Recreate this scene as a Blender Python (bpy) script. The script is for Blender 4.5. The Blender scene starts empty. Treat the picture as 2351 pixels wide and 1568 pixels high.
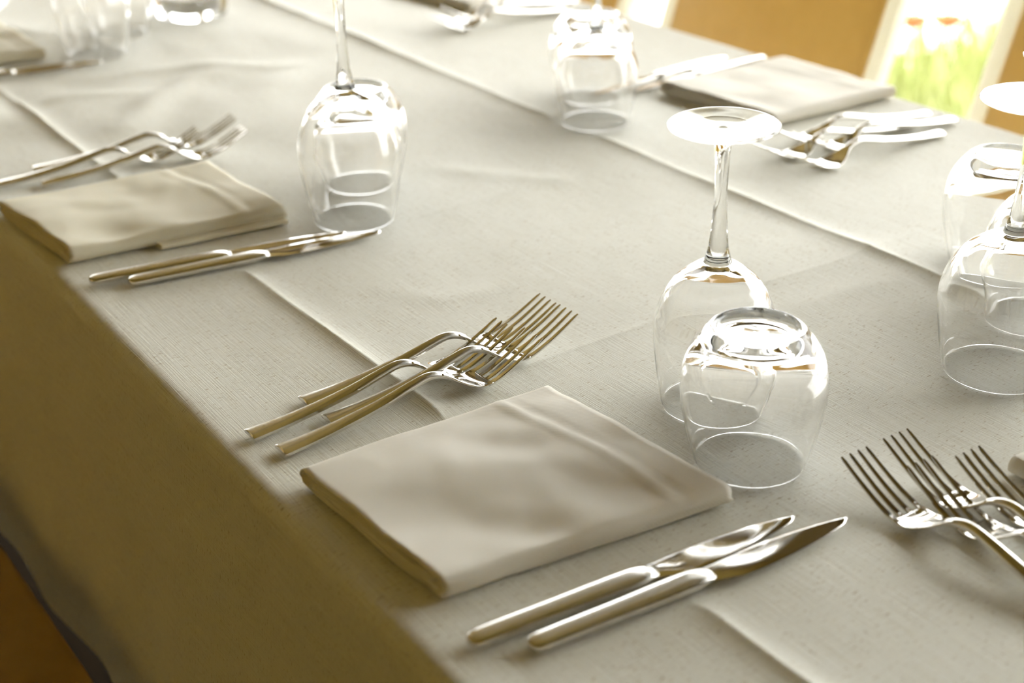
import bpy, bmesh, math, random
from mathutils import Vector, Matrix, noise

random.seed(7)
C = bpy.context.scene.collection
scene = bpy.context.scene

# ------------------------------------------------------------------ camera
cam_data = bpy.data.cameras.new('camera')
cam = bpy.data.objects.new('camera', cam_data)
C.objects.link(cam)
r_, d_, w_ = (0.8197, -0.5725, -0.0209), (-0.2718, -0.3566, -0.8938), (0.5042, 0.7383, -0.4479)
M = Matrix((( r_[0], -d_[0], -w_[0], 0.0),
            ( r_[1], -d_[1], -w_[1], 0.0),
            ( r_[2], -d_[2], -w_[2], 1.21),
            (0, 0, 0, 1)))
cam.matrix_world = M
cam_data.sensor_width = 36.0
cam_data.lens = 51.41
cam_data.clip_start = 0.02
cam_data.clip_end = 200
cam_data.dof.use_dof = True
cam_data.dof.focus_distance = 0.955
cam_data.dof.aperture_fstop = 5.0
scene.camera = cam

# ------------------------------------------------------------------ world, sun, exposure
world = bpy.data.worlds.new('world')
scene.world = world
world.use_nodes = True
bg = world.node_tree.nodes['Background']
bg.inputs['Color'].default_value = (0.965, 0.985, 0.98, 1)
bg.inputs['Strength'].default_value = 5.0

sun_data = bpy.data.lights.new('sun', 'SUN')
sun_data.energy = 3.4
sun_data.angle = math.radians(1.5)
sun_data.color = (1.0, 0.95, 0.86)
sun = bpy.data.objects.new('sun', sun_data)
C.objects.link(sun)
sun.location = (0, 6, 8)
sd = Vector((0.12, -0.75, -1.0)).normalized()      # travels towards the house front
sun.rotation_euler = sd.to_track_quat('-Z', 'Y').to_euler()

vs = scene.view_settings
vs.view_transform = 'Standard'
vs.look = 'None'
vs.gamma = 1.0
vs.use_curve_mapping = False
vs.exposure = 0.80
scene.cycles.use_denoising = True
scene.cycles.max_bounces = 24
scene.cycles.diffuse_bounces = 4
scene.cycles.glossy_bounces = 20
scene.cycles.transmission_bounces = 20
scene.cycles.sample_clamp_indirect = 12.0
scene.cycles.use_adaptive_sampling = True
scene.cycles.adaptive_threshold = 0.15
scene.cycles.adaptive_min_samples = 16

ZT = 0.75          # table height
Z0 = ZT + 0.0006   # where things rest on the cloth

# ------------------------------------------------------------------ materials
def new_mat(name):
    m = bpy.data.materials.new(name)
    m.use_nodes = True
    nt = m.node_tree
    return m, nt, nt.nodes['Principled BSDF']

def N(nt, kind, **kw):
    n = nt.nodes.new(kind)
    for k, v in kw.items():
        setattr(n, k, v)
    return n

def mapping(nt, src, scale):
    mp = N(nt, 'ShaderNodeMapping')
    mp.inputs['Scale'].default_value = scale
    nt.links.new(src, mp.inputs['Vector'])
    return mp.outputs['Vector']

def noise_tex(nt, vec, scale, detail=2.0, rough=0.5):
    n = N(nt, 'ShaderNodeTexNoise')
    n.inputs['Scale'].default_value = scale
    n.inputs['Detail'].default_value = detail
    n.inputs['Roughness'].default_value = rough
    nt.links.new(vec, n.inputs['Vector'])
    return n.outputs['Fac']

def ramp(nt, fac, stops):
    r = N(nt, 'ShaderNodeValToRGB')
    el = r.color_ramp.elements
    el[0].position, el[0].color = stops[0][0], (*stops[0][1], 1)
    el[1].position, el[1].color = stops[-1][0], (*stops[-1][1], 1)
    for p, c in stops[1:-1]:
        e = el.new(p)
        e.color = (*c, 1)
    nt.links.new(fac, r.inputs['Fac'])
    return r.outputs['Color']

def mathn(nt, op, a, b):
    n = N(nt, 'ShaderNodeMath', operation=op)
    for i, v in enumerate((a, b)):
        if isinstance(v, (int, float)):
            n.inputs[i].default_value = v
        else:
            nt.links.new(v, n.inputs[i])
    return n.outputs[0]

def mixc(nt, fac, a, b, blend='MIX'):
    n = N(nt, 'ShaderNodeMix', data_type='RGBA', blend_type=blend)
    for i, v in ((0, fac), (6, a), (7, b)):
        if isinstance(v, (int, float)):
            n.inputs[i].default_value = v
        elif isinstance(v, tuple):
            n.inputs[i].default_value = (*v, 1)
        else:
            nt.links.new(v, n.inputs[i])
    return n.outputs[2]

def bump(nt, bsdf, height, strength, dist):
    b = N(nt, 'ShaderNodeBump')
    b.inputs['Strength'].default_value = strength
    b.inputs['Distance'].default_value = dist
    nt.links.new(height, b.inputs['Height'])
    nt.links.new(b.outputs['Normal'], bsdf.inputs['Normal'])

# linen tablecloth: threads follow the cloth's own UV (metres along x / metres along y)
m_linen, nt, bs = new_mat('linen_cloth')
uv = N(nt, 'ShaderNodeUVMap').outputs['UV']
warp = noise_tex(nt, mapping(nt, uv, (1350, 22, 1)), 1.0, 2.0, 0.6)      # long threads
weft = noise_tex(nt, mapping(nt, uv, (60, 1500, 1)), 1.0, 2.0, 0.6)
slub = noise_tex(nt, mapping(nt, uv, (190, 620, 1)), 1.0, 3.0, 0.65)     # short brown flecks
slub2 = noise_tex(nt, mapping(nt, uv, (700, 130, 1)), 1.0, 2.0, 0.6)
patch = noise_tex(nt, mapping(nt, uv, (26, 26, 1)), 1.0, 3.0, 0.6)
base = ramp(nt, warp, [(0.25, (0.655, 0.625, 0.505)), (0.5, (0.795, 0.785, 0.69)), (0.78, (0.875, 0.875, 0.80))])
base = mixc(nt, 0.35, base, ramp(nt, weft, [(0.3, (0.665, 0.635, 0.515)), (0.7, (0.875, 0.875, 0.80))]))
fl = ramp(nt, mathn(nt, 'ADD', slub, mathn(nt, 'MULTIPLY', patch, 0.16)), [(0.675, (0, 0, 0)), (0.78, (1, 1, 1))])
base = mixc(nt, mathn(nt, 'MULTIPLY', fl, 0.7), base, (0.36, 0.26, 0.11))
fl2 = ramp(nt, slub2, [(0.70, (0, 0, 0)), (0.8, (1, 1, 1))])
base = mixc(nt, mathn(nt, 'MULTIPLY', fl2, 0.45), base, (0.42, 0.34, 0.19))
nt.links.new(base, bs.inputs['Base Color'])
bs.inputs['Roughness'].default_value = 0.72
bs.inputs['Sheen Weight'].default_value = 0.15
hgt = mathn(nt, 'ADD', warp, mathn(nt, 'MULTIPLY', weft, 0.5))
bump(nt, bs, hgt, 0.45, 0.0006)

# napkin twill
def napkin_mat(name, col_a, col_b):
    m, nt, bs = new_mat(name)
    tc = N(nt, 'ShaderNodeTexCoord').outputs['Object']
    wv = N(nt, 'ShaderNodeTexWave', wave_type='BANDS', bands_direction='DIAGONAL')
    wv.inputs['Scale'].default_value = 260
    wv.inputs['Distortion'].default_value = 0.6
    nt.links.new(tc, wv.inputs['Vector'])
    n = noise_tex(nt, tc, 30, 3)
    c = mixc(nt, n, col_a, col_b)
    c = mixc(nt, mathn(nt, 'MULTIPLY', wv.outputs['Fac'], 0.07), c, (0.62, 0.5, 0.3))
    nt.links.new(c, bs.inputs['Base Color'])
    bs.inputs['Roughness'].default_value = 0.65
    bs.inputs['Sheen Weight'].default_value = 0.1
    bump(nt, bs, wv.outputs['Fac'], 0.12, 0.0003)
    # thin cotton lets light through: translucent share
    tr = N(nt, 'ShaderNodeBsdfTranslucent')
    tr.inputs['Color'].default_value = (0.95, 0.62, 0.16, 1)
    mx = N(nt, 'ShaderNodeMixShader')
    mx.inputs[0].default_value = 0.10
    out = nt.nodes['Material Output']
    nt.links.new(bs.outputs[0], mx.inputs[1])
    nt.links.new(tr.outputs[0], mx.inputs[2])
    nt.links.new(mx.outputs[0], out.inputs['Surface'])
    return m
m_napkin = napkin_mat('cream_twill', (0.92, 0.885, 0.77), (0.94, 0.915, 0.82))
m_napkin_y = napkin_mat('yellow_cream_twill', (0.92, 0.87, 0.66), (0.94, 0.905, 0.74))

m_steel, nt, bs = new_mat('polished_steel')
tc = N(nt, 'ShaderNodeTexCoord').outputs['Object']
sc = noise_tex(nt, mapping(nt, tc, (60, 900, 900)), 1.0, 2)
nt.links.new(ramp(nt, sc, [(0.3, (0.06,) * 3), (0.7, (0.11,) * 3)]), bs.inputs['Roughness'])
bs.inputs['Base Color'].default_value = (0.78, 0.76, 0.72, 1)
bs.inputs['Metallic'].default_value = 1.0

m_satin, nt, bs = new_mat('satin_steel')
tc = N(nt, 'ShaderNodeTexCoord').outputs['Object']
sc = noise_tex(nt, mapping(nt, tc, (40, 1400, 1400)), 1.0, 2)
nt.links.new(ramp(nt, sc, [(0.3, (0.225,) * 3), (0.7, (0.25,) * 3)]), bs.inputs['Roughness'])
bs.inputs['Base Color'].default_value = (0.76, 0.74, 0.69, 1)
bs.inputs['Metallic'].default_value = 1.0

m_glass, nt, bs = new_mat('clear_glass')
bs.inputs['Base Color'].default_value = (1, 1, 1, 1)
bs.inputs['Roughness'].default_value = 0.0
bs.inputs['IOR'].default_value = 1.45
bs.inputs['Transmission Weight'].default_value = 1.0

def plain(name, ca, cb, rough, nscale=8.0, detail=3.0, stretch=(1, 1, 1), bmp=0.0):
    m, nt, bs = new_mat(name)
    tc = N(nt, 'ShaderNodeTexCoord').outputs['Object']
    n = noise_tex(nt, mapping(nt, tc, stretch), nscale, detail)
    nt.links.new(ramp(nt, n, [(0.3, ca), (0.7, cb)]), bs.inputs['Base Color'])
    bs.inputs['Roughness'].default_value = rough
    if bmp:
        bump(nt, bs, n, bmp, 0.002)
    return m

m_amber = plain('amber_leatherette', (0.50, 0.33, 0.10), (0.56, 0.38, 0.13), 0.38, 40)
m_cream = plain('cream_paint', (0.80, 0.77, 0.68), (0.85, 0.82, 0.74), 0.4, 12)
m_rail = plain('cream_rail', (0.84, 0.81, 0.72), (0.88, 0.85, 0.78), 0.4, 12)
m_wood = plain('dark_table_wood', (0.09, 0.055, 0.03), (0.16, 0.10, 0.05), 0.5, 5, 4, (1, 12, 12))
m_floor = plain('brown_floor', (0.030, 0.020, 0.010), (0.05, 0.033, 0.016), 0.95, 5, 4, (6, 1, 1), 0.1)
m_floor.node_tree.nodes['Principled BSDF'].inputs['Specular IOR Level'].default_value = 0.1
m_ceiling = plain('amber_boards', (0.31, 0.215, 0.05), (0.39, 0.27, 0.07), 0.55, 3, 4, (10, 1, 1))
m_wall = plain('ochre_plaster', (0.27, 0.20, 0.065), (0.33, 0.245, 0.085), 0.8, 4, 4)
m_wall_dark = plain('amber_panelling', (0.40, 0.285, 0.062), (0.48, 0.345, 0.082), 0.7, 4, 4, (1, 8, 1))
m_white = plain('white_post_paint', (0.78, 0.76, 0.70), (0.84, 0.82, 0.77), 0.5, 6)
m_gravel = plain('pale_gravel', (0.62, 0.60, 0.55), (0.86, 0.85, 0.81), 0.9, 55, 4, (1, 1, 1), 0.5)
m_soil = plain('meadow_soil', (0.22, 0.25, 0.07), (0.34, 0.36, 0.11), 0.95, 9, 4)
m_grass = plain('meadow_grass', (0.42, 0.475, 0.18), (0.60, 0.61, 0.33), 0.6, 2.2, 3)
m_poppy = plain('poppy_petal', (0.80, 0.10, 0.02), (0.90, 0.20, 0.04), 0.55, 30)
m_stem = plain('flower_stem', (0.20, 0.28, 0.06), (0.28, 0.36, 0.09), 0.6, 20)
m_dark = plain('seed_black', (0.03, 0.02, 0.02), (0.05, 0.04, 0.03), 0.7, 30)

for mm, colr, share in ((m_amber, (0.82, 0.64, 0.32, 1), 0.34), (m_rail, (0.92, 0.90, 0.80, 1), 0.45)):
  nt = mm.node_tree
  tr = N(nt, 'ShaderNodeBsdfTranslucent')
  tr.inputs['Color'].default_value = colr
  mx = N(nt, 'ShaderNodeMixShader')
  mx.inputs[0].default_value = share
  nt.links.new(nt.nodes['Principled BSDF'].outputs[0], mx.inputs[1])
  nt.links.new(tr.outputs[0], mx.inputs[2])
  nt.links.new(mx.outputs[0], nt.nodes['Material Output'].inputs['Surface'])

# ------------------------------------------------------------------ helpers
def link(name, verts, faces, mat, parent=None, smooth=True, uvs=None):
    me = bpy.data.meshes.new(name)
    me.from_pydata([tuple(v) for v in verts], [], faces)
    if uvs:
        ul = me.uv_layers.new(name='UVMap')
        for lp in me.loops:
            ul.data[lp.index].uv = uvs[lp.vertex_index]
    if smooth:
        me.polygons.foreach_set('use_smooth', [True] * len(me.polygons))
    me.materials.append(mat)
    me.update()
    o = bpy.data.objects.new(name, me)
    C.objects.link(o)
    if parent:
        o.parent = parent
    return o

def crisp(o, deg):
    o.data.set_sharp_from_angle(angle=math.radians(deg))
    return o

def tag(o, label, cat, group=None):
    o['label'] = label
    o['category'] = cat
    if group:
        o['group'] = group
    return o

def thing(name, label, cat, loc, rz=0.0, group=None):
    o = bpy.data.objects.new(name, None)
    o.empty_display_size = 0.05
    C.objects.link(o)
    o.location = loc
    o.rotation_euler = (0, 0, rz)
    return tag(o, label, cat, group)

def struct(name, verts, faces, mat, smooth=False):
    o = link(name, verts, faces, mat, None, smooth)
    o['kind'] = 'structure'
    return o

def box(x0, x1, y0, y1, z0, z1, off=0):
    v = [(x, y, z) for z in (z0, z1) for y in (y0, y1) for x in (x0, x1)]
    f = [(0, 2, 3, 1), (4, 5, 7, 6), (0, 1, 5, 4), (2, 6, 7, 3), (0, 4, 6, 2), (1, 3, 7, 5)]
    return v, [tuple(i + off for i in q) for q in f]

def bevel(o, w, seg=3):
    m = o.modifiers.new('bevel', 'BEVEL')
    m.width = w
    m.segments = seg
    m.limit_method = 'ANGLE'
    return o

def catmull(pts, n):
    out = []
    P = [pts[0]] + list(pts) + [pts[-1]]
    for i in range(1, len(P) - 2):
        for k in range(n):
            t = k / n
            a, b, c, d = P[i - 1], P[i], P[i + 1], P[i + 2]
            out.append(tuple(0.5 * ((2 * b[j]) + (-a[j] + c[j]) * t + (2 * a[j] - 5 * b[j] + 4 * c[j] - d[j]) * t * t
                                    + (-a[j] + 3 * b[j] - 3 * c[j] + d[j]) * t ** 3) for j in range(len(b))))
    out.append(tuple(pts[-1]))
    return out

def interp(tbl, x):
    if x <= tbl[0][0]:
        return tbl[0][1]
    for (a, va), (b, vb) in zip(tbl, tbl[1:]):
        if x <= b:
            t = (x - a) / (b - a)
            t = t * t * (3 - 2 * t)
            return va + (vb - va) * t
    return tbl[-1][1]

def smooth_interp(tbl, x):
    """monotone-ish Catmull through table points"""
    n = len(tbl)
    if x <= tbl[0][0]:
        return tbl[0][1]
    if x >= tbl[-1][0]:
        return tbl[-1][1]
    for i in range(n - 1):
        if x <= tbl[i + 1][0]:
            x0, y0 = tbl[i]
            x1, y1 = tbl[i + 1]
            m0 = (y1 - tbl[i - 1][1]) / (x1 - tbl[i - 1][0]) if i > 0 else (y1 - y0) / (x1 - x0)
            m1 = (tbl[i + 2][1] - y0) / (tbl[i + 2][0] - x0) if i + 2 < n else (y1 - y0) / (x1 - x0)
            h = x1 - x0
            t = (x - x0) / h
            return ((2 * t ** 3 - 3 * t * t + 1) * y0 + (t ** 3 - 2 * t * t + t) * h * m0
                    + (-2 * t ** 3 + 3 * t * t) * y1 + (t ** 3 - t * t) * h * m1)

def loft(rings, cap0=True, cap1=True):
    """rings: list of equal-length closed rings"""
    n = len(rings[0])
    v = [p for r in rings for p in r]
    f = []
    for i in range(len(rings) - 1):
        for j in range(n):
            k = (j + 1) % n
            f.append((i * n + j, i * n + k, (i + 1) * n + k, (i + 1) * n + j))
    if cap0:
        f.append(tuple(reversed(range(n))))
    if cap1:
        f.append(tuple(range((len(rings) - 1) * n, len(rings) * n)))
    return v, f

def revolve(profile, seg=96):
    v, f = [], []
    rows = []
    for (r, z) in profile:
        if r < 1e-6:
            rows.append([len(v)])
            v.append((0, 0, z))
        else:
            rows.append(list(range(len(v), len(v) + seg)))
            for j in range(seg):
                a = 2 * math.pi * j / seg
                v.append((r * math.cos(a), r * math.sin(a), z))
    for a, b in zip(rows, rows[1:]):
        for j in range(seg):
            k = (j + 1) % seg
            if len(a) == 1:
                f.append((a[0], b[k], b[j]))
            elif len(b) == 1:
                f.append((a[j], a[k], b[0]))
            else:
                f.append((a[j], a[k], b[k], b[j]))
    return v, f

def revolve_parts(profile, cuts, names, mat, parent, seg=96):
    """one closed glass profile cut into open meshes that share their seam rings and normals"""
    nrm = []
    n = len(profile)
    for i, (r, z) in enumerate(profile):
        ax = ay = 0.0
        for a, b in ((i - 1, i), (i, i + 1)):
            if a < 0 or b >= n:
                continue
            dr, dz = profile[b][0] - profile[a][0], profile[b][1] - profile[a][1]
            l = math.hypot(dr, dz) or 1e-9
            ax += dz / l
            ay += -dr / l
        l = math.hypot(ax, ay) or 1e-9
        nrm.append((0.0, -1.0 if i == 0 else 1.0) if r < 1e-6 else (ax / l, ay / l))
    out = []
    lims = [0] + list(cuts) + [n - 1]
    for k, name in enumerate(names):
        a, b = lims[k], lims[k + 1]
        v, f = revolve(profile[a:b + 1], seg)
        o = link(name, v, f, mat, parent)
        nn = []
        for (r, z), (nr, nz) in zip(profile[a:b + 1], nrm[a:b + 1]):
            if r < 1e-6:
                nn.append((0, 0, nz))
            else:
                for j in range(seg):
                    t = 2 * math.pi * j / seg
                    nn.append((nr * math.cos(t), nr * math.sin(t), nz))
        o.data.normals_split_custom_set_from_vertices(nn)
        out.append(o)
    return out

def copy_thing(src, label=None, loc=None, rz=None):
    r = src.copy()
    C.objects.link(r)
    if label:
        r['label'] = label
    if loc is not None:
        r.location = loc
    if rz is not None:
        r.rotation_euler = (0, 0, rz)
    for ch in src.children:
        c = ch.copy()
        C.objects.link(c)
        c.parent = r
        for g in ch.children:
            d = g.copy()
            C.objects.link(d)
            d.parent = c
    return r

# ------------------------------------------------------------------ the setting
RX0, RX1, RY0, RY1, RH, HEAD = -2.6, 2.1, -2.4, 5.2, 2.55, 1.93
struct('floor', *box(RX0, RX1, RY0, RY1, -0.1, 0.0), m_floor)
struct('ceiling', *box(RX0, RX1 + 0.25, RY0, RY1, RH, RH + 0.12), m_ceiling)
struct('wall_left', *box(RX0 - 0.15, RX0, RY0, RY1, 0, RH), m_wall_dark)
struct('wall_back', *box(RX0, RX1, RY0 - 0.15, RY0, 0, RH), m_wall_dark)
def boxes(*bs):
    v, f = [], []
    for b in bs:
        bv, bf = box(*b, off=len(v))
        v += bv
        f += bf
    return v, f
WY0, WY1 = RY1, RY1 + 0.15
struct('wall_front', *boxes((RX0, RX1, WY0, WY1, 0, 0.85), (RX0, RX1, WY0, WY1, 2.0, RH), (RX0, 0.35, WY0, WY1, 0.85, 2.0), (1.55, RX1, WY0, WY1, 0.85, 2.0)), m_wall)
for k, (xa, xb) in enumerate(((0.35, 1.55),)):  # unseen opening, added for fill light and bright stripes on the cutlery
    xm = (xa + xb) / 2
    struct('added_window_%d' % (k + 1), *boxes((xa, xa + .05, WY0 + .04, WY0 + .09, .85, 2.0), (xb - .05, xb, WY0 + .04, WY0 + .09, .85, 2.0),
           (xm - .025, xm + .025, WY0 + .04, WY0 + .09, .85, 2.0), (xa + .05, xb - .05, WY0 + .04, WY0 + .09, 1.95, 2.0),
           (xa + .05, xb - .05, WY0 + .04, WY0 + .09, .85, .90), (xa + .05, xb - .05, WY0 + .045, WY0 + .085, 1.42, 1.46)), m_white)
struct('wall_right', *boxes((RX1 - 0.06, RX1 + 0.06, RY0, RY1, HEAD, RH), (RX1 - 0.06, RX1 + 0.06, RY0, -0.60, 0, HEAD)), m_wall)   # low header above the open side; solid stretch added to dim the near end
for k, y in enumerate((-0.54, 5.1)):
    struct('trim_%d' % (k + 1), *box(RX1 - 0.06, RX1 + 0.06, y - 0.06, y + 0.06, 0, HEAD), m_white)
for k, y in enumerate((-1.6, -0.4, 0.8, 2.0, 3.2, 4.4)):  # unseen ceiling beams, added as dark stripes for the cutlery to reflect
    struct('trim_%d' % (k + 4), *box(RX0, RX1 - 0.06, y - 0.06, y + 0.06, RH - 0.16, RH), m_wood)
struct('ground', *box(RX1, 40, -30, 40, -0.2, -0.06), m_gravel)
struct('meadow_bed', *box(RX1 + 0.05, 9.0, -3.0, 2.72, -0.06, -0.02), m_soil)

# meadow grass (nobody could count the blades)
gv, gf = [], []
for i in range(15000):
    x = 2.2 + 3.6 * random.random() ** 1.2
    y = 0.2 + 2.5 * random.random()
    h = 0.10 + 0.16 * random.random()
    a = random.random() * 6.283
    w = 0.004 + 0.005 * random.random()
    bx, by = math.cos(a) * w, math.sin(a) * w
    lx, ly = (random.random() - 0.5) * 0.14, (random.random() - 0.5) * 0.14
    b = len(gv)
    gv += [(x - bx, y - by, -0.02), (x + bx, y + by, -0.02),
           (x + bx * .7 + lx * .4, y + by * .7 + ly * .4, -0.02 + h * .6),
           (x - bx * .7 + lx * .4, y - by * .7 + ly * .4, -0.02 + h * .6), (x + lx, y + ly, -0.02 + h)]
    gf += [(b, b + 1, b + 2, b + 3), (b + 3, b + 2, b + 4)]
grass = link('meadow_grass', gv, gf, m_grass, None, False)
grass['kind'] = 'stuff'
tag(grass, 'sunlit yellow-green meadow grass growing beyond the far chairs', 'grass')

def poppy(loc, label, s=1.0):
    t = thing('poppy', label, 'flower', loc)
    h = 0.30 * s
    rings = []
    for i in range(7):
        z = h * i / 6
        cx = 0.015 * math.sin(i * 0.6)
        rings.append([(cx + 0.0022 * math.cos(k * math.pi / 3), 0.0022 * math.sin(k * math.pi / 3), z) for k in range(6)])
    link('stem', *loft(rings), m_stem, t)
    hx = 0.015 * math.sin(3.6)
    for k in range(4):
        a0 = k * math.pi / 2
        v, f = [], []
        for i in range(6):
            rr = 0.006 + 0.036 * s * i / 5
            for j in range(7):
                a = a0 + (j / 6 - 0.5) * 1.9
                v.append((hx + rr * math.cos(a), rr * math.sin(a),
                          h + 0.026 * s * (i / 5) ** 1.5 + 0.004 * math.sin(j * 2.1 + k) * i / 5 + 0.001 * k))
        for i in range(5):
            for j in range(6):
                b = i * 7 + j
                f.append((b, b + 1, b + 8, b + 7))
        link('petal', v, f, m_poppy, t)
    link('seed_head', *revolve([(0, h - .001), (.006, h + .002), (.008, h + .009), (.005, h + .014), (0, h + .015)], 12), m_dark, t)
    return t
poppy((2.79, 2.33, -0.02), 'orange-red poppy among the grass, the left of the two')
poppy((2.86, 2.28, -0.02), 'orange-red poppy in the grass, the one nearer the right chair')

# ------------------------------------------------------------------ table
TX0, TX1, TY0, TY1 = 0.300, 1.168, 0.205, 3.30
tbl = thing('dining_table', 'long dark wooden dining table hidden under the linen cloth', 'table', ((TX0 + TX1) / 2, (TY0 + TY1) / 2, 0))
cx, cy = (TX0 + TX1) / 2, (TY0 + TY1) / 2
link('tabletop', *box(TX0 + .006 - cx, TX1 - .006 - cx, TY0 + .006 - cy, TY1 - .006 - cy, ZT - 0.034, ZT - 0.005), m_wood, tbl, False)
link('apron', *box(TX0 + .09 - cx, TX1 - .09 - cx, TY0 + .09 - cy, TY1 - .09 - cy, ZT - 0.11, ZT - 0.034), m_wood, tbl, False)
for sx in (TX0 + .10 - cx, TX1 - .10 - cx):
    for sy in (TY0 + .12 - cy, TY1 - .12 - cy):
        link('leg', *box(sx - .03, sx + .03, sy - .03, sy + .03, 0, ZT - .034), m_wood, tbl, False)

# ------------------------------------------------------------------ tablecloth
CREASE_X = (0.4205, 0.836)
def ridge(d, w):
    return math.exp(-abs(d) / w)
# the cloth lies flat where something rests on it: segments (x0, y0, x1, y1, radius)
PRESS = [(0.3061, 0.4927, 0.5129, 0.4759, 0.008), (0.3284, 0.4721, 0.5380, 0.4572, 0.008),
         (0.3137, 1.0346, 0.5168, 0.9990, 0.008), (0.3371, 1.0136, 0.5409, 0.9830, 0.008),
         (1.1480, 1.1660, 0.9400, 1.1580, 0.008), (1.1120, 1.1900, 0.9040, 1.1760, 0.008), (0.3460, 1.6720, 0.5520, 1.6280, 0.008),
         (0.38, 0.600, 0.43, 0.590, 0.095), (0.39, 1.145, 0.42, 1.142, 0.095), (1.06, 1.06, 1.07, 1.06, 0.095),
         (1.08, 1.64, 1.09, 1.64, 0.10), (0.40, 1.785, 0.42, 1.78, 0.105), (0.735, 0.35, 0.74, 0.35, 0.10),
         (0.318, 1.296, 0.340, 1.293, 0.012), (0.3636, 1.3152, 0.385, 1.312, 0.012), (0.357, 1.273, 0.38, 1.27, 0.012),
         (0.455, 1.278, 0.475, 1.275, 0.014), (0.50, 1.295, 0.52, 1.292, 0.014), (0.495, 1.255, 0.515, 1.252, 0.014),
         (0.342, 1.94, 0.50, 1.92, 0.014), (0.726, 1.776, 0.726, 1.776, 0.045)]
for gx, gy in ((0.5695, 0.608), (0.5447, 1.030), (0.7512, 0.5275), (0.8380, 0.5630), (0.8657, 1.1098), (0.5620, 1.6750),
               (0.5407, 0.5420), (0.5930, 1.1020), (0.8900, 0.6420), (0.9120, 1.1780), (0.6180, 1.7480)):
    PRESS.append((gx, gy, gx, gy, 0.036))
def pressed(x, y):
    m = 1.0
    for (xa, ya, xb, yb, rad) in PRESS:
        if x < min(xa, xb) - rad - 0.02 or x > max(xa, xb) + rad + 0.02 or y < min(ya, yb) - rad - 0.02 or y > max(ya, yb) + rad + 0.02:
            continue
        dx, dy = xb - xa, yb - ya
        l2 = dx * dx + dy * dy
        t = 0 if l2 == 0 else max(0, min(1, ((x - xa) * dx + (y - ya) * dy) / l2))
        d = math.hypot(x - xa - dx * t, y - ya - dy * t)
        u = max(0.0, min(1.0, (d - rad) / 0.018))
        m = min(m, u * u * (3 - 2 * u))
    return m
def cloth_z(x, y):
    return cloth_raw(x, y) * pressed(x, y) - 0.0006
# soft folds and rumples: polylines with (height, width)
FOLDS = [([(0.4828, 1.3869), (0.5421, 1.4509), (0.6048, 1.5029), (0.6578, 1.5148)], 0.0065, 0.020),
         ([(0.5156, 1.5858), (0.5761, 1.570), (0.634, 1.5569), (0.6965, 1.4922), (0.7607, 1.4886)], 0.0045, 0.013),
         ([(0.5485, 1.3433), (0.6438, 1.4089), (0.7238, 1.4613)], 0.0045, 0.022),
         ([(0.4261, 1.5245), (0.4776, 1.5225), (0.5433, 1.4898)], 0.0045, 0.014),
         ([(0.4936, 0.8821), (0.5167, 0.8448), (0.5635, 0.8384), (0.61, 0.85)], 0.0014, 0.010),
         ([(0.6572, 1.110), (0.6982, 1.048), (0.753, 0.9763)], 0.0016, 0.012),
         ([(0.6828, 0.6755), (0.7468, 0.6778), (0.8111, 0.6681)], 0.0016, 0.012),
         ([(0.33, 1.45), (0.38, 1.50), (0.40, 1.56)], 0.0035, 0.016),
         ([(0.60, 1.24), (0.66, 1.23), (0.74, 1.25)], 0.0014, 0.012)]
def folds(x, y):
    z = 0.0
    for pts, amp, wid in FOLDS:
        best = 9.0
        bt = 0.0
        nseg = len(pts) - 1
        if x < min(p[0] for p in pts) - 3 * wid or x > max(p[0] for p in pts) + 3 * wid or y < min(p[1] for p in pts) - 3 * wid or y > max(p[1] for p in pts) + 3 * wid:
            continue
        for q in range(nseg):
            (xa, ya), (xb, yb) = pts[q], pts[q + 1]
            dx, dy = xb - xa, yb - ya
            t = max(0, min(1, ((x - xa) * dx + (y - ya) * dy) / (dx * dx + dy * dy)))
            d = math.hypot(x - xa - dx * t, y - ya - dy * t)
            if d < best:
                best, bt = d, (q + t) / nseg
        z += amp * math.exp(-(best / wid) ** 2) * (0.35 + 0.65 * math.sin(math.pi * min(1, max(0, bt))))
    return z
def cloth_raw(x, y):
    z = folds(x, y)
    wob = 0.0015 * noise.noise((y * 6, 3.1, 0))
    z += 0.0054 * ridge(x - CREASE_X[0] - wob, 0.0085) * (0.75 + 0.5 * noise.noise((y * 9, 0.3, 5)))
    z += 0.0054 * ridge(x - CREASE_X[1] - wob, 0.0085) * (0.8 + 0.5 * noise.noise((y * 9, 7.3, 5)))
    for yc, k, xa, xb in ((0.722, 0.0011, 0.47, 1.0), (1.003, 0.0007, 0.52, 0.80), (1.25, 0.0006, 0.6, 1.0), (1.62, 0.0007, .4, 1.1), (0.30, .0008, .3, 1.1)):
        win = max(0.0, min(1.0, (x - xa) / 0.06)) * max(0.0, min(1.0, (xb - x) / 0.06))
        z += k * ridge(y - yc - 0.004 * noise.noise((x * 7, 1.7, yc)), 0.010) * win
    # soft rumples, strongest around the far left of the table
    far = max(0.0, min(1.0, (y - 1.2) / 0.35)) * max(0.0, min(1.0, (0.80 - x) / 0.15))
    n1 = noise.noise((x * 7.0 + y * 4.0, y * 5.0 - x * 2, 0.4))
    n2 = noise.noise((x * 16.0 - y * 5, y * 11.0 + x * 6, 2.4))
    z += 0.0010 * n1 + 0.0006 * n2 + far * (0.0060 * n1 + 0.0040 * n2)
    # the cloth cannot sink into the board below it
    return z if z > 0 else 0.0018 * (math.exp(z / 0.0018) - 1)

def drop_profile(edge, sign, D, R=0.012):
    """list of (x, drop, flat) outward from the edge"""
    pts = []
    for k in range(1, 7):
        a = k / 6 * math.pi / 2
        pts.append((edge + sign * (R * math.sin(a) - R), R - R * math.cos(a)))
    n = 22
    for k in range(1, n + 1):
        pts.append((edge, R + (D - R) * k / n))
    return pts

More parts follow.
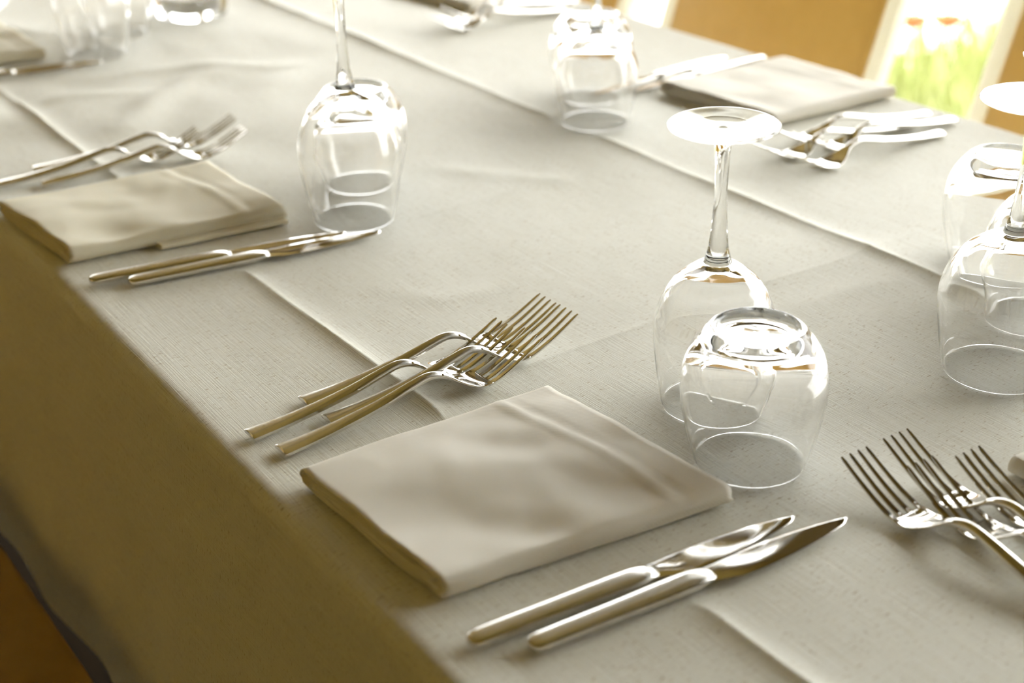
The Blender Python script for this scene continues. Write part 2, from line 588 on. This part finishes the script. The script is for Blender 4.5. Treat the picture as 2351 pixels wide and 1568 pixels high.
def axis_samples(a0, a1, D0, D1, dense, step):
    R = 0.012
    xs = [(p[0], p[1], -1) for p in reversed(drop_profile(a0, -1, D0))]
    cur = a0 + R
    inner = []
    while cur < a1 - R:
        inner.append(cur)
        dmin = min([abs(cur - c) for c in dense] + [9])
        cur += 0.0014 if dmin < 0.02 else step
    inner.append(a1 - R)
    xs += [(x, 0.0, 0) for x in inner]
    xs += [(p[0], p[1], 1) for p in drop_profile(a1, 1, D1)]
    return xs
XS = axis_samples(TX0, TX1, 0.372, 0.235, CREASE_X, 0.0075)
YS = axis_samples(TY0, TY1, 0.30, 0.30, (0.722, 1.003), 0.0095)
verts, uvs, faces = [], [], []
su = []
acc = 0.0
for i, s in enumerate(XS):
    if i:
        acc += math.hypot(s[0] - XS[i - 1][0], s[1] - XS[i - 1][1])
    su.append(acc)
tv = []
acc = 0.0
for i, s in enumerate(YS):
    if i:
        acc += math.hypot(s[0] - YS[i - 1][0], s[1] - YS[i - 1][1])
    tv.append(acc)
for i, (x, dx, sx) in enumerate(XS):
    for j, (y, dy, sy) in enumerate(YS):
        drop = max(dx, dy)
        px, py = x, y
        if dx > 0:
            t = dx / 0.37
            fold = (0.005 * math.sin(y * 17.0 + 0.8) + 0.003 * math.sin(y * 37.0 + 2.0) + 0.008 * noise.noise((y * 5, 4.4, t)))
            px += sx * (0.022 * t + fold * t ** 1.3 + 0.003 * noise.noise((y * 14, dx * 12, 1.0)) * min(1, dx * 20))
        if dy > 0:
            t = dy / 0.30
            py += sy * (0.02 * t + 0.012 * t * math.sin(x * 19))
        z = ZT - drop
        if sx <= 0 and x < 0.38:                       # the near edge is not quite parallel
            ex = 0.281 + 0.0239 * (min(y, 1.1) - 0.473) - TX0
            px += ex * min(1.0, (0.38 - x) / 0.07)
        if drop < 0.02:
            z += cloth_z(x, y) * (1 - drop / 0.02)
        if dx > 0.3 or (dx > 0.18 and sx > 0):
            z += 0.006 * noise.noise((y * 6, 9.1, 0)) * (dx / 0.37)
        verts.append((px, py, z))
        uvs.append((su[i], tv[j]))
ny = len(YS)
for i in range(len(XS) - 1):
    for j in range(ny - 1):
        faces.append((i * ny + j, (i + 1) * ny + j, (i + 1) * ny + j + 1, i * ny + j + 1))
cloth = link('tablecloth', verts, faces, m_linen, None, True, uvs)
tag(cloth, 'off-white slubbed linen tablecloth with pressed fold creases covering the long table', 'tablecloth')

# ------------------------------------------------------------------ chairs
def chair(loc, rz, label):
    """origin on the floor under the middle of the seat front edge; the back lies towards -x local"""
    t = thing('dining_chair', label, 'chair', loc, rz, 'amber dining chairs')
    W, D = 0.205, 0.43
    # seat: rounded slab
    v, f = box(-D, 0, -W - .02, W + .02, 0.425, 0.463)
    bevel(link('seat', v, f, m_amber, t, True), 0.010)
    k = 0.36
    def slab(y0, y1, z0, z1, th, xo=0.0):
        vs_ = []
        for z in (z0, z1):
            xb = -D + 0.03 - (z - 0.45) * k + xo
            vs_ += [(xb, y0, z), (xb, y1, z), (xb - th, y0, z), (xb - th, y1, z)]
        fs_ = [(0, 1, 3, 2), (4, 6, 7, 5), (0, 4, 5, 1), (2, 3, 7, 6), (0, 2, 6, 4), (1, 5, 7, 3)]
        return vs_, fs_
    bevel(link('backrest', *slab(-0.18, 0.18, 0.50, 0.96, 0.022), m_amber, t, True), 0.007)
    for s in (-1, 1):
        y0, y1 = sorted((s * 0.181, s * 0.203))
        bevel(link('back_rail', *slab(y0, y1, 0.43, 0.965, 0.026, -0.002), m_rail, t, True), 0.005)
    for s in (-1, 1):
        for x in (-0.035, -D + 0.03):
            y = s * (W - .01)
            bevel(link('leg', *box(x - .016, x + .016, y - .016, y + .016, 0, 0.425), m_cream, t, True), 0.004)
    return t
# far side: local -x points to world +x
c1 = chair((0.862, 1.380, 0), math.pi, 'amber chair beyond the table, left of the grassy gap with poppies')
copy_thing(c1, 'amber chair at the far right, its leaning back right of the grassy gap', (0.862, 0.832, 0))
copy_thing(c1, 'amber chair farthest along the far side, barely seen at the top edge', (0.862, 1.862, 0))
copy_thing(c1, 'amber chair seat in shadow at the near side, bottom left corner', (0.240, 1.165, 0), 0.0)

# ------------------------------------------------------------------ glasses
def wine_glass(loc, label, rr, R, hb, H, fr=0.0335, zmax=0.52):
    t = thing('wine_glass', label, 'wine glass', loc, 0, 'upturned wine glasses')
    th = 0.0011
    outer = catmull([(rr, 0.0007), (rr + (R - rr) * 0.55, hb * 0.22), (R, hb * zmax), (R * 0.93, hb * 0.70),
                     (R * 0.72, hb * 0.86), (R * 0.47, hb * 0.95), (0.0125, hb * 0.99), (0.0090, hb * 1.005)], 9)
    inner = catmull([(0.0, hb * 0.945), (R * 0.20, hb * 0.937), (R * 0.48, hb * 0.89), (R * 0.75, hb * 0.795), (R * 0.93 - th, hb * 0.665), (R - th, hb * zmax * 0.96),
                     (rr + (R - rr) * 0.55 - th, hb * 0.22), (rr - th, 0.0007)], 8)
    rim = [(rr - th * 0.78, 0.0002), (rr - th * 0.5, 0.0), (rr - th * 0.22, 0.0002)]
    bowl = inner + rim + outer
    zf = H - 0.0075
    stem = catmull([(0.0090, hb * 1.005), (0.0074, hb * 1.005 + 0.005), (0.0060, hb * 1.005 + 0.012), (0.0047, hb * 1.005 + 0.027), (0.0039, (hb + H) / 2),
                    (0.0044, zf - 0.013), (0.0056, zf - 0.004), (0.0090, zf)], 8)
    foot = catmull([(0.0090, zf), (0.016, zf + 0.0022), (0.026, zf + 0.0040), (fr - 0.0012, zf + 0.0052)], 5)
    foot += [(fr - 0.0003, zf + 0.0058), (fr, zf + 0.0064), (fr - 0.0004, H - 0.0004), (fr - 0.0014, H)]
    foot += catmull([(fr - 0.0022, H - 0.0001), (0.020, H - 0.0009), (0.008, H - 0.0017), (0.003, H - 0.0016), (0.0, H - 0.0012)], 5)
    revolve_parts(bowl + stem[1:] + foot[1:], (len(bowl) - 1, len(bowl) + len(stem) - 2), ('bowl', 'stem', 'foot'), m_glass, t)
    return t

def tumbler(loc, label, H=0.0885, s=1.0):
    t = thing('tumbler', label, 'tumbler', loc, 0, 'upturned tumblers')
    th = 0.0013
    o = [(0.0335, 0.0007), (0.0388, 0.020), (0.0425, 0.042), (0.0426, 0.057), (0.0395, 0.0705), (0.0345, 0.0795)]
    i = [(0.0, 0.0772), (0.012, 0.0769), (0.022, 0.0758), (0.0305, 0.0715), (0.0365, 0.0655), (0.0405, 0.056), (0.0411, 0.042), (0.0374, 0.020), (0.0335 - th, 0.0007)]
    b = [(0.0345, 0.0795), (0.0305, 0.0845), (0.0285, 0.0868), (0.0268, 0.0882), (0.0252, 0.0885), (0.0236, 0.0879), (0.0220, 0.0868), (0.014, 0.0856), (0.0, 0.0850)]
    sc = lambda L: [(r * s, z * H / 0.0885) for r, z in L]
    o, i, b = catmull(sc(o), 9), catmull(sc(i), 8), catmull(sc(b), 5)
    rr = 0.0335 * s
    rim = [(rr - th * 0.78, 0.0002), (rr - th * 0.5, 0.0), (rr - th * 0.22, 0.0002)]
    bowl = i + rim + o
    revolve_parts(bowl + b[1:], (len(bowl) - 1,), ('bowl', 'base'), m_glass, t)
    return t

wine_glass((0.5695, 0.608, Z0), 'upturned wine glass right behind the front tumbler, its whole foot in view', 0.0325, 0.0385, 0.098, 0.187)
wine_glass((0.5447, 1.030, Z0), 'upturned wine glass beside the left napkin, touching the knife tips', 0.0337, 0.0432, 0.113, 0.205)
wine_glass((0.7512, 0.5275, Z0), 'large upturned wine glass cut by the right edge, nearest the forks', 0.0360, 0.0440, 0.098, 0.187)
wine_glass((0.8380, 0.5630, Z0), 'upturned wine glass seen through another at the right edge, its foot highest', 0.0345, 0.0425, 0.098, 0.190)
wine_glass((0.8657, 1.1098, Z0), 'upturned wine glass on the far side, left of the far napkin', 0.0345, 0.0415, 0.093, 0.187)
wine_glass((0.5620, 1.6750, Z0), 'blurred upturned wine glass at the top left by the far left napkin', 0.0345, 0.0430, 0.110, 0.200)

tumbler((0.5407, 0.5420, Z0), 'upturned tumbler in front by the corner of the nearest napkin')
tumbler((0.5930, 1.1020, Z0), 'upturned tumbler seen through the wine glass beside the left napkin')
tumbler((0.8900, 0.6420, Z0), 'upturned tumbler at the right edge behind the two wine glasses')
tumbler((0.9120, 1.1780, Z0), 'upturned tumbler behind the far wine glass, left of the far napkin')
tumbler((0.6180, 1.7480, Z0), 'blurred upturned tumbler at the top left edge behind a wine glass')

# glass ashtray
ash = thing('ashtray', 'low thick clear glass ashtray at the top left of the table', 'ashtray', (0.726, 1.776, Z0), 0.35)
def sq(r, z, n=48):
    p = []
    for k in range(n):
        a = 2 * math.pi * k / n
        c, s = math.cos(a), math.sin(a)
        e = 0.45
        p.append((r * math.copysign(abs(c) ** e, c), r * math.copysign(abs(s) ** e, s), z))
    return p
rings = [sq(0.004, 0.0005), sq(0.034, 0.0), sq(0.037, 0.002), sq(0.040, 0.026), sq(0.0385, 0.028), sq(0.031, 0.028), sq(0.0295, 0.026), sq(0.026, 0.010), sq(0.004, 0.009)]
link('body', *loft(rings), m_glass, ash)

# ------------------------------------------------------------------ forks
FORK_Z = [(0.0, 0.0030), (0.03, 0.0048), (0.07, 0.0100), (0.098, 0.0162), (0.110, 0.0180), (0.121, 0.0150),
          (0.132, 0.0072), (0.143, 0.0022), (0.154, 0.0026), (0.168, 0.0078), (0.182, 0.0150), (0.195, 0.0225)]
FORK_W = [(0.0, 0.0074), (0.012, 0.0069), (0.04, 0.0055), (0.075, 0.0042), (0.100, 0.0031), (0.112, 0.0028), (0.122, 0.0034)]
FORK_T = [(0.0, 0.0018), (0.03, 0.0019), (0.08, 0.0023), (0.105, 0.0022), (0.122, 0.0016)]
def fork_frame(s):
    z = smooth_interp(FORK_Z, s)
    dz = (smooth_interp(FORK_Z, s + 0.0005) - smooth_interp(FORK_Z, s - 0.0005)) / 0.001
    l = math.hypot(1, dz)
    return z, (-dz / l, 1 / l)     # height and the normal's (x, z)
def build_fork_meshes():
    # handle + neck
    rings = []
    S = [0.0, 0.0006] + [0.002 + 0.122 * k / 40 for k in range(41)]
    for i, s in enumerate(S):
        z, nrm = fork_frame(max(s, 0.0006))
        w, th = smooth_interp(FORK_W, s), smooth_interp(FORK_T, s)
        if i == 0:
            w, th = w - 0.0005, th * 0.6
        ring = []
        for k in range(15):                       # domed top
            u = 1 - 2 * k / 14
            ring.append((u * w, th * (0.25 + 0.95 * (1 - u * u))))
        ring += [(-w, -th * 0.75), (-w * 0.93, -th), (-w * 0.5, -th * 1.03), (0, -th * 1.05), (w * 0.5, -th * 1.03), (w * 0.93, -th), (w, -th * 0.75)]
        rings.append([(s + nrm[0] * h, y, z + nrm[1] * h) for y, h in reversed(ring)])
    hv, hf = loft(rings)
    # head plate
    HW = [(0.118, 0.0031), (0.124, 0.0042), (0.131, 0.0082), (0.138, 0.0114), (0.145, 0.0124), (0.1525, 0.0124)]
    rings = []
    for k in range(26):
        s = 0.118 + (0.1525 - 0.118) * k / 25
        z, nrm = fork_frame(s)
        w = smooth_interp(HW, s)
        th = 0.0015 - 0.0005 * k / 25
        ring = []
        for q in range(28):
            a = 2 * math.pi * q / 28
            c, sn = math.cos(a), math.sin(a)
            y = w * math.copysign(abs(c) ** 0.7, c)
            h = th * math.copysign(abs(sn) ** 0.7, sn) + 0.0016 * (y / 0.0124) ** 2   # cupped
            ring.append((s + nrm[0] * h, y, z + nrm[1] * h))
        rings.append(ring[::-1])
    bv, bf = loft(rings)
    tines = []
    for q in range(4):
        y0 = (-0.0104, -0.00347, 0.00347, 0.0104)[q]
        rings = []
        for k in range(19):
            s = 0.149 + (0.195 - 0.149) * k / 18
            u = k / 18
            z, nrm = fork_frame(s)
            w = 0.00195 - 0.0010 * u - (0.0004 if k == 18 else 0)
            th = 0.0010 - 0.0003 * u - (0.0003 if k == 18 else 0)
            yy = y0 * (1.0 - 0.06 * u)
            cup = 0.0016 * (y0 / 0.0124) ** 2 * (1 - u)
            ring = []
            for cy_, ch_ in ((1, .55), (.72, 1), (-.72, 1), (-1, .55), (-1, -.55), (-.72, -1), (.72, -1), (1, -.55)):
                h = th * ch_ + cup
                ring.append((s + nrm[0] * h, yy + w * cy_, z + nrm[1] * h))
            rings.append(ring[::-1])
        tines.append(loft(rings))
    return (hv, hf), (bv, bf), tines
fork_parts = build_fork_meshes()
fork_src = None
def fork(x, y, tx, ty, label, group, dz=0.0):
    global fork_src
    rz = math.atan2(ty - y, tx - x)
    if fork_src is None:
        t = thing('fork', label, 'fork', (x, y, Z0 + dz), rz, group)
        crisp(link('handle', *fork_parts[0], m_satin, t), 45)
        link('head', *fork_parts[1], m_steel, t)
        for tn in fork_parts[2]:
            crisp(link('tine', *tn, m_steel, t), 28)
        fork_src = t
        return t
    t = copy_thing(fork_src, label, (x, y, Z0 + dz), rz)
    t['group'] = group
    return t

g = 'forks beside the nearest napkin'
fork(0.3092, 0.7453, 0.5046, 0.7467, 'steel fork in the middle pile, its handle reaching farthest left', g)
fork(0.3160, 0.7165, 0.5126, 0.7220, 'steel fork lying closest to the nearest napkin', g)
fork(0.3563, 0.7637, 0.5500, 0.7607, 'steel fork in the middle pile, farthest from the nearest napkin', g)
fork(0.3570, 0.7326, 0.5515, 0.7370, 'steel fork in the middle pile whose tines reach farthest right', g)
g = 'forks beside the left napkin'
fork(0.3180, 1.2960, 0.5118, 1.2707, 'steel fork by the left napkin with the shortest reach to the right', g)
fork(0.3636, 1.3152, 0.5556, 1.2868, 'steel fork by the left napkin with the highest tine tips', g)
fork(0.3570, 1.2730, 0.5508, 1.2479, 'steel fork touching the top edge of the left napkin', g)
g = 'forks at the head of the table'
fork(0.5630, 0.2900, 0.5670, 0.4847, 'steel fork at the lower right with the leftmost tines', g)
fork(0.5965, 0.2900, 0.6014, 0.4848, 'steel fork at the lower right whose tine tips stand highest', g)
fork(0.6150, 0.2520, 0.6190, 0.4468, 'steel fork at the lower right edge, closest to the cut-off napkin', g)
fork(0.5810, 0.2610, 0.5890, 0.4550, 'steel fork mostly hidden in the middle of the lower right pile', g)
g = 'forks beside the far napkin'
fork(1.1330, 0.9170, 0.9395, 0.9420, 'far fork closest to the far napkin, its white handle topmost', g)
fork(1.1380, 0.8890, 0.9440, 0.9080, 'far fork whose bright handle ends farthest right', g)
fork(1.0960, 0.8690, 0.9010, 0.8760, 'far fork nearest the camera, lowest of its pile', g)
fork(1.0900, 0.9010, 0.8955, 0.9140, 'far fork in the middle of its pile with a short bright handle', g)
g = 'forks at the top edge of the photo'
fork(1.1050, 1.4830, 0.9105, 1.4900, 'blurred fork at the top edge, nearest the camera of its pile', g)
fork(1.1200, 1.5130, 0.9255, 1.5230, 'blurred fork at the top edge, beside the cut-off far napkin', g)
fork(1.1350, 1.4560 + .04, 0.9410, 1.5060, 'blurred fork at the top edge, in the middle of its pile', g, 0.004)
g = 'forks at the top left corner'
fork(0.3420, 1.9400, 0.5370, 1.9150, 'dark blurred fork cut off by the top left corner', g)

# ------------------------------------------------------------------ knives
def build_knife_meshes():
    rings = []
    HWk = [(0.0, 0.0052), (0.006, 0.0060), (0.05, 0.0064), (0.10, 0.0070), (0.108, 0.0058), (0.112, 0.0045)]
    HT = [(0.0, 0.0024), (0.006, 0.0031), (0.05, 0.0034), (0.098, 0.0036), (0.108, 0.0024), (0.112, 0.0012)]
    S = [0.0, 0.0008, 0.002, 0.004, 0.007] + [0.012 + 0.100 * k / 24 for k in range(25)]
    for s in S:
        w, th = smooth_interp(HWk, s), smooth_interp(HT, s)
        if s < 0.004:
            u = 1 - s / 0.004
            e = math.sqrt(max(0.02, 1 - u * u * 0.9))
            w, th = w * e, th * (0.5 + 0.5 * e)
        ring = []
        for k in range(40):
            a = 2 * math.pi * k / 40
            c, sn = math.cos(a), math.sin(a)
            ring.append((s, w * math.copysign(abs(c) ** 0.62, c), 0.0040 + th * math.copysign(abs(sn) ** 0.85, sn)))
        rings.append(ring[::-1])
    handle = loft(rings)
    # blade: lower edge (-y) is the cutting belly, upper edge the spine
    lo = [(0.106, -0.0045), (0.116, -0.0072), (0.128, -0.0098), (0.150, -0.0092), (0.172, -0.0068), (0.190, -0.0040), (0.203, -0.0012), (0.2085, 0.0010)]
    hi = [(0.106, 0.0045), (0.116, 0.0052), (0.128, 0.0064), (0.150, 0.0072), (0.172, 0.0066), (0.190, 0.0050), (0.203, 0.0030), (0.2085, 0.0018)]
    rings = []
    for k in range(42):
        s = 0.106 + (0.2085 - 0.106) * k / 41
        a, b = smooth_interp(lo, s), smooth_interp(hi, s)
        zc = 0.0040 - 0.0012 * k / 41
        th = 0.0009 - 0.0004 * k / 41
        ring = []
        m = 12
        for q in range(m + 1):                       # top side, spine to edge
            u = q / m
            y = b + (a - b) * u
            h = th * (1.0 - u ** 3 * 0.85)
            ring.append((s, y, zc + h + 0.0010 * (0.5 - u) ))
        for q in range(m, -1, -1):
            u = q / m
            y = b + (a - b) * u
            h = th * (1.0 - u ** 3 * 0.85)
            ring.append((s, y, zc - h + 0.0010 * (0.5 - u)))
        rings.append(ring[::-1])
    blade = loft(rings)
    return handle, blade
knife_parts = build_knife_meshes()
knife_src = None
def knife(x, y, tx, ty, label, group):
    global knife_src
    rz = math.atan2(ty - y, tx - x)
    if knife_src is None:
        t = thing('table_knife', label, 'knife', (x, y, Z0), rz, group)
        link('handle', *knife_parts[0], m_satin, t)
        link('blade', *knife_parts[1], m_steel, t)
        knife_src = t
        return t
    t = copy_thing(knife_src, label, (x, y, Z0), rz)
    t['group'] = group
    return t
g = 'pair of knives by the nearest napkin'
knife(0.3061, 0.4927, 0.5129, 0.4759, 'steel knife lying right along the nearest napkin, inner of the front pair', g)
knife(0.3284, 0.4721, 0.5380, 0.4572, 'steel knife at the bottom of the photo, outer of the front pair', g)
g = 'pair of knives by the left napkin'
knife(0.3137, 1.0346, 0.5168, 0.9990, 'steel knife lying right along the left napkin, inner of its pair', g)
knife(0.3371, 1.0136, 0.5409, 0.9830, 'steel knife below the left napkin, outer of its pair', g)
g = 'pair of knives by the far napkin'
knife(1.1480, 1.1660, 0.9400, 1.1580, 'bright knife tucked along the far edge of the far napkin', g)
knife(1.1120, 1.1900, 0.9040, 1.1760, 'bright knife farthest behind the far napkin', g)
g = 'knives by the cut-off left napkin'
knife(0.3460, 1.6720, 0.5520, 1.6280, 'dark blurred knife at the left edge below the cut-off napkin', g)

# ------------------------------------------------------------------ napkins
def stadium(v0, v1, z0, z1, length, n=26, nf=8):
    """closed flat loop in (v, z): bottom, far fold, top, near fold"""
    r = (z1 - z0) / 2
    zc = (z0 + z1) / 2
    rv = r / length
    p = []
    for k in range(n + 1):
        p.append((v0 + rv + (v1 - v0 - 2 * rv) * k / n, z0))
    for k in range(1, nf):
        a = -math.pi / 2 + math.pi * k / nf
        p.append((v1 - rv + rv * math.cos(a), zc + r * math.sin(a)))
    for k in range(n + 1):
        p.append((v1 - rv - (v1 - v0 - 2 * rv) * k / n, z1))
    for k in range(1, nf):
        a = math.pi / 2 + math.pi * k / nf
        p.append((v0 + rv + rv * math.cos(a), zc + r * math.sin(a)))
    return p

def napkin(corners, label, mat, seed, H=0.0125, tongue=False, seam=True, name='napkin'):
    """corners: near-left, near-right, far-right, far-left on the table"""
    P = [Vector((c[0], c[1], 0)) for c in corners]
    org = (P[0] + P[1] + P[2] + P[3]) / 4
    t = thing(name, label, 'napkin', (org.x, org.y, Z0), 0, 'folded cloth napkins')
    L = ((P[3] - P[0]).length + (P[2] - P[1]).length) / 2
    def place(u, v, z, top):
        a = P[0].lerp(P[1], u)
        b = P[3].lerp(P[2], u)
        q = a.lerp(b, v) - org
        nz = noise.noise((u * 3.2 + v * 1.2 + seed, v * 2.6 - u * 1.0, seed)) * 0.0042
        nz += noise.noise((u * 7 + v * 2 + seed, v * 6 - u * 2, seed * 2.0)) * 0.0009
        nz += 0.0004 * noise.noise((u * 14 - v * 6, v * 5 + seed, 1.0))
        if seam:
            nz += 0.0011 * math.exp(-((u - 0.80 - 0.03 * math.sin(v * 5)) / 0.016) ** 2) - 0.0007 * math.exp(-((u - 0.845 - 0.03 * math.sin(v * 5)) / 0.014) ** 2)
        edge = min(1.0, max(0.0, min(v, 1 - v) * 7 + 0.3))
        jx = 0.0022 * noise.noise((v * 4, seed, z * 300)) * (1 if u < 0.5 else -1) * (abs(u - 0.5) * 2) ** 4
        jy = 0.0016 * noise.noise((u * 4, seed + 3, z * 200))
        return (q.x + jx, q.y + jy, z + nz * top * edge)
    def sheet(pname, v0, v1, z0, z1, u0, u1, th, topw, nu=44):
        o = stadium(v0, v1, z0, z1, L)
        i = stadium(v0 + th / L, v1 - th / L, z0 + th, z1 - th, L)
        n = len(o)
        vv, ff = [], []
        for k in range(nu + 1):
            u = u0 + (u1 - u0) * k / nu
            for loopp in (o, i):
                for (v, z) in loopp:
                    tw = topw * max(0.0, min(1.0, (z - 0.0005) / 0.010))
                    vv.append(place(u, v, z, tw))
        st = 2 * n
        for k in range(nu):
            for j in range(n):
                j2 = (j + 1) % n
                a, b = k * st, (k + 1) * st
                ff.append((a + j, b + j, b + j2, a + j2))
                ff.append((a + n + j, a + n + j2, b + n + j2, b + n + j))
        for k, fl in ((0, False), (nu, True)):
            a = k * st
            for j in range(n):
                j2 = (j + 1) % n
                q = (a + j, a + j2, a + n + j2, a + n + j)
                ff.append(q if not fl else q[::-1])
        return link(pname, vv, ff, mat, t)
    lay = 0.0011
    sheet('outer_fold', 0.0, 1.0, 0.0002, H, 0.0, 1.0, lay, 1.0)
    sheet('inner_fold', 0.022, 0.95, 0.0015, H * 0.50, 0.003, 0.994, lay, 0.30)
    sheet('inner_fold', 0.075, 0.88, H * 0.50 + 0.0003, H - 0.0031, -0.004, 0.990, lay, 0.75)
    sheet('inner_fold', 0.040, 0.92, 0.0028, H * 0.50 - 0.0014, 0.006, 0.985, 0.0008, 0.2)
    if tongue:
        sheet('under_fold', -0.055, 0.02, 0.0002, 0.0042, 0.38, 0.985, 0.0010, 0.0)
    return t
napkin([(0.316, 0.531), (0.497, 0.509), (0.487, 0.677), (0.311, 0.680)], 'cream folded cloth napkin nearest the camera, between forks and knives', m_napkin, 1.3, 0.0130)
napkin([(0.3155, 1.0800), (0.4960, 1.0600), (0.4900, 1.2120), (0.3060, 1.2300)], 'yellowish cream folded napkin at the left with a loose lower fold', m_napkin_y, 4.7, 0.0130, True)
napkin([(0.990, 0.984), (1.152, 0.976), (1.140, 1.134), (0.976, 1.142)], 'off-white folded napkin on the far side of the table before the chairs', m_napkin, 8.1, 0.0130)
napkin([(1.010, 1.556), (1.160, 1.552), (1.150, 1.715), (0.990, 1.730)], 'blurred folded napkin cut by the top edge above the far forks', m_napkin, 2.9, 0.0125)
napkin([(0.3200, 1.7150), (0.5060, 1.6900), (0.5000, 1.8550), (0.3100, 1.8750)], 'blurred folded napkin cut by the left edge near the top corner', m_napkin_y, 6.2, 0.0140)
napkin([(0.8200, 0.2650), (0.8200, 0.4320), (0.6470, 0.4380), (0.6450, 0.2650)], 'cream folded napkin whose corner shows at the right edge beside forks', m_napkin, 5.5, 0.0125)
